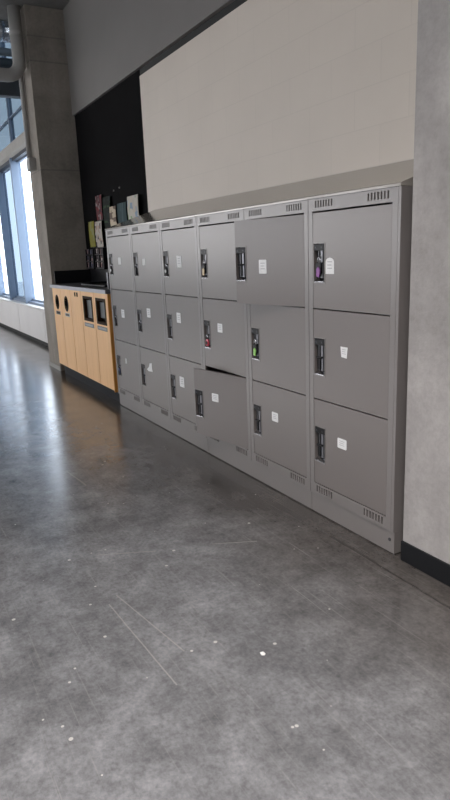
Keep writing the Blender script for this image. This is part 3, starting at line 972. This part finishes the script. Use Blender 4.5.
# low black tray on the counter
t = MB().box(-1.25, -0.45, 0.10, 0.42, zs, zs + 0.006).box(-1.25, -0.45, 0.10, 0.106, zs, zs + 0.02).box(-1.25, -0.45, 0.414, 0.42, zs, zs + 0.03).box(-1.25, -1.244, 0.10, 0.42, zs, zs + 0.03).box(-0.456, -0.45, 0.10, 0.42, zs, zs + 0.03)
o = t.build('counter_tray', M['black_plastic'])
tag(o, 'low dark tray lying on the counter of the maple cabinet', 'tray')


# ------------------------------------------------------------------ leaflets and wall pockets
def leaflet(x0, x1, z0, z1, y, mat, label, curl=0.012, lean=0.0, group='leaflets on the black wall'):
    """a slightly curved sheaf of paper standing upright"""
    r = empty('leaflet', ((x0 + x1) / 2, y, z0))
    mb = MB()
    n = 6
    w = x1 - x0
    h = z1 - z0
    F, B = [], []
    for j in range(n + 1):
        a, b = [], []
        for i in range(4):
            u = -w / 2 + w * i / 3
            v = h * j / n
            yy = -curl * math.sin(v / h * PI) * 0.6 + lean * v / h
            a.append(mb.bm.verts.new((u + 0.004 * math.sin(v / h * 5), yy - 0.004, v)))
            b.append(mb.bm.verts.new((u + 0.004 * math.sin(v / h * 5), yy, v)))
        F.append(a)
        B.append(b)
    for j in range(n):
        for i in range(3):
            mb.bm.faces.new((F[j][i], F[j][i + 1], F[j + 1][i + 1], F[j + 1][i]))
            mb.bm.faces.new((B[j][i + 1], B[j][i], B[j + 1][i], B[j + 1][i + 1]))
        mb.bm.faces.new((F[j][0], F[j + 1][0], B[j + 1][0], B[j][0]))
        mb.bm.faces.new((F[j][3], B[j][3], B[j + 1][3], F[j + 1][3]))
    mb.bm.faces.new(F[0] + B[0][::-1])
    mb.bm.faces.new(F[-1] + B[-1][::-1])
    mb.build('paper', mat, r)
    # clear bracket holding the bottom edge to the wall
    MB().box(-w / 2, w / 2, -0.010, max(0.0, WALL - 0.001 - y), -0.006, -0.002).build('holder', M['black_plastic'], r)
    tag(r, label, 'leaflet', group)
    return r


leaflet(-1.62, -1.42, 1.80, 2.065, 0.47, M['lf_red'], 'tall red and white leaflet, highest on the black wall')
leaflet(-1.66, -1.42, 1.50, 1.785, 0.45, M['lf_white'], 'white leaflet directly below the red and white one')
leaflet(-1.96, -1.76, 1.51, 1.80, 0.47, M['lf_yellow'], 'yellow leaflet nearest the concrete column')
leaflet(-1.40, -1.16, 1.70, 2.03, 0.48, M['lf_green'], 'dark green leaflet on the black wall beside the red one')
leaflet(-1.14, -0.95, 1.66, 1.91, 0.46, M['lf_cream'], 'cream leaflet just above the far end of the lockers')
leaflet(-0.92, -0.66, 1.68, 1.925, 0.47, M['lf_blue'], 'blue-green leaflet between the cream one and the map')
leaflet(-0.59, -0.30, 1.68, 1.965, 0.46, M['lf_map'], 'white map leaflet with green lines, closest to the cream wall')

for x0, x1, mat, lab in ((-2.10, -1.83, M['lf_card'], 'black wall rack of blue and white cards, next to the column'),
                         (-1.74, -1.46, M['lf_card2'], 'black wall rack of red and white cards, under the white leaflet')):
    r = empty('card_rack', ((x0 + x1) / 2, 0.47, 1.262))
    w = x1 - x0
    fr = MB().box(-w / 2 - 0.02, w / 2 + 0.02, 0.018, 0.028, -0.01, 0.222)
    for q in range(3):
        zz = 0.078 * q
        fr.box(-w / 2 - 0.02, w / 2 + 0.02, -0.030, -0.026, zz - 0.006, zz + 0.006)
    fr.box(-w / 2 - 0.02, w / 2 + 0.02, -0.03, 0.018, -0.012, -0.006)
    for q in (-0.5, 0.0, 0.5):
        fr.box(w * q * 1.08 - 0.006, w * q * 1.08 + 0.006, -0.030, 0.018, -0.006, 0.222)
    fr.build('rack_frame', M['black_plastic'], r)
    for q in range(3):
        for s_ in (-1, 1):
            MB().box(s_ * w * 0.27 - w * 0.2, s_ * w * 0.27 + w * 0.2, -0.018, 0.006, 0.078 * q + 0.008, 0.078 * q + 0.066).build('card_stack', mat, r)
    tag(r, lab, 'card rack', 'card racks on the black wall')

# two pale pins left in the black wall
for px, pz in ((-1.08, 2.075), (-0.90, 2.085)):
    o = MB().tube([(px, WALL - 0.008, pz), (px, WALL + 0.001, pz)], 0.009, 10).build('wall_screw', M['conduit'])
    tag(o, 'small pale screw in the black wall, ' + ('left' if px < -1.0 else 'right') + ' one of the pair above the leaflets', 'screw', 'screws in the black wall')


# ------------------------------------------------------------------ services at the top left
o = MB().tube([(-2.60, -0.006, CEIL - 0.002), (-2.60, -0.006, 2.585)], 0.028, 14).build('conduit', M['conduit'], smooth=True)
tag(o, 'thin vertical grey conduit running down to the junction box by the column', 'conduit')
jb = empty('junction_box', (-2.52, 0.03, 2.44))
MB().box(-0.085, 0.085, -0.075, -0.001, 0.0, 0.14).build('box_body', M['conduit'], jb, bevel=0.004)
MB().box(-0.075, 0.075, -0.080, -0.0755, 0.01, 0.13).build('box_cover', M['pipe'], jb, bevel=0.002)
tag(jb, 'pale square junction box high on the concrete column', 'junction box')

# pale duct: drops beside the column and turns out into the hall
path = [(-2.37, -0.06, CEIL - 0.001), (-2.37, -0.06, 3.60)]
for k in range(1, 7):
    a = k / 6 * PI / 2
    path.append((-2.37, -0.06 - 0.15 * (1 - math.cos(a)), 3.60 - 0.15 * math.sin(a)))
path.append((-2.37, -2.4, 3.45))
o = MB().tube(path, 0.072, 20).build('air_duct', M['pipe'], smooth=True)
tag(o, 'pale grey round duct with an elbow beside the column, under the ceiling', 'duct')
MB().tube([(-2.37, -0.06, 3.88), (-2.37, -0.06, 3.91)], 0.077, 20).build('duct_collar', M['pipe'], o)

o = MB().tube([(-4.0, 0.45, 4.16), (-4.0, -3.0, 4.16)], 0.05, 14).build('ceiling_pipe', M['grey_steel'], smooth=True)
tag(o, 'grey steel pipe crossing behind the duct elbow', 'pipe')
o = MB().tube([(-4.0, 0.45, 4.02), (-4.0, -3.0, 4.02)], 0.065, 14).build('ceiling_pipe', M['dark_steel'], smooth=True)
tag(o, 'dark steel pipe crossing behind the duct elbow, below the grey one', 'pipe')
o = MB().box(-4.1, -3.95, -3.2, 0.50, 3.60, 3.82).build('steel_beam', M['dark_steel'])
tag(o, 'dark steel beam crossing in front of the upper window beyond the column', 'beam')

fo = MB()
path = []
rad = []
for k in range(40):
    path.append((-4.15 + 0.03 * math.sin(k * 1.7), 0.40 - k * 0.08, 4.48 + 0.01 * math.sin(k * 2.3)))
    rad.append(0.16 + 0.025 * math.sin(k * 2.1) + random.uniform(-0.012, 0.012))
o = fo.tube(path, rad, 16).build('foil_duct', M['foil'])
tag(o, 'crinkled silver foil duct in the top left corner', 'duct')


# ------------------------------------------------------------------ unseen ceiling light, added to brighten the floor
cl0 = empty('added_ceiling_light', (3.6, -3.4, 4.0))
MB().box(-1.5, 1.5, -0.10, 0.10, 0.0, 0.05).build('light_housing', M['head'], cl0)
MB().box(-1.47, 1.47, -0.085, 0.085, -0.006, -0.0005).build('diffuser', M['lamp_white'], cl0)
tag(cl0, 'long linear light added out of view to brighten the floor', 'ceiling light', 'added linear lights')

# ------------------------------------------------------------------ bare trees outside
def tree(x, y, h, label):
    r = empty('bare_tree', (x, y, -0.1))
    t = MB().tube([(0, 0, 0), (0.05, 0.03, h * 0.4), (0, 0, h)], [0.12, 0.08, 0.02], 8)
    t.build('trunk', M['bark'], r)
    br = MB()
    for k in range(60):
        z = random.uniform(0.12, 0.92) * h
        a = random.uniform(0, 2 * PI)
        L = (1 - z / h) * 1.5 + 0.5
        p0 = Vector((0, 0, z))
        p1 = p0 + Vector((math.cos(a) * L * 0.5, math.sin(a) * L * 0.5, L * 0.25))
        p2 = p0 + Vector((math.cos(a + 0.3) * L, math.sin(a + 0.3) * L, L * 0.7))
        br.tube([p0, p1, p2], [0.03, 0.02, 0.006], 5)
        for q in range(3):
            a2 = a + random.uniform(-1, 1)
            br.tube([p1, p1 + Vector((math.cos(a2), math.sin(a2), 0.5)) * L * 0.4], [0.014, 0.004], 4)
    br.build('branches', M['bark'], r)
    tag(r, label, 'tree', 'bare trees outside the windows')


for k, (x, y, h, lab) in enumerate(((-14.5, 4.2, 3.0, 'pale bare tree outside, seen in the window nearest the column'), (-18, 6.0, 3.4, 'taller pale bare tree outside, farther from the glass'), (-23.5, 6.6, 3.0, 'pale bare tree outside, seen in the leftmost window'))):
    tree(x, y, h, lab)

# ------------------------------------------------------------------ a scrap on the floor
o = MB().prism([(-0.010, -0.006), (0.004, -0.009), (0.011, -0.001), (0.006, 0.007), (-0.008, 0.006)], 'z', 0.0, 0.0025).build('paper_scrap', M['sticker'], loc=(3.964, -0.891, 0.0005))
tag(o, 'tiny white paper scrap lying on the middle of the concrete floor', 'paper scrap')
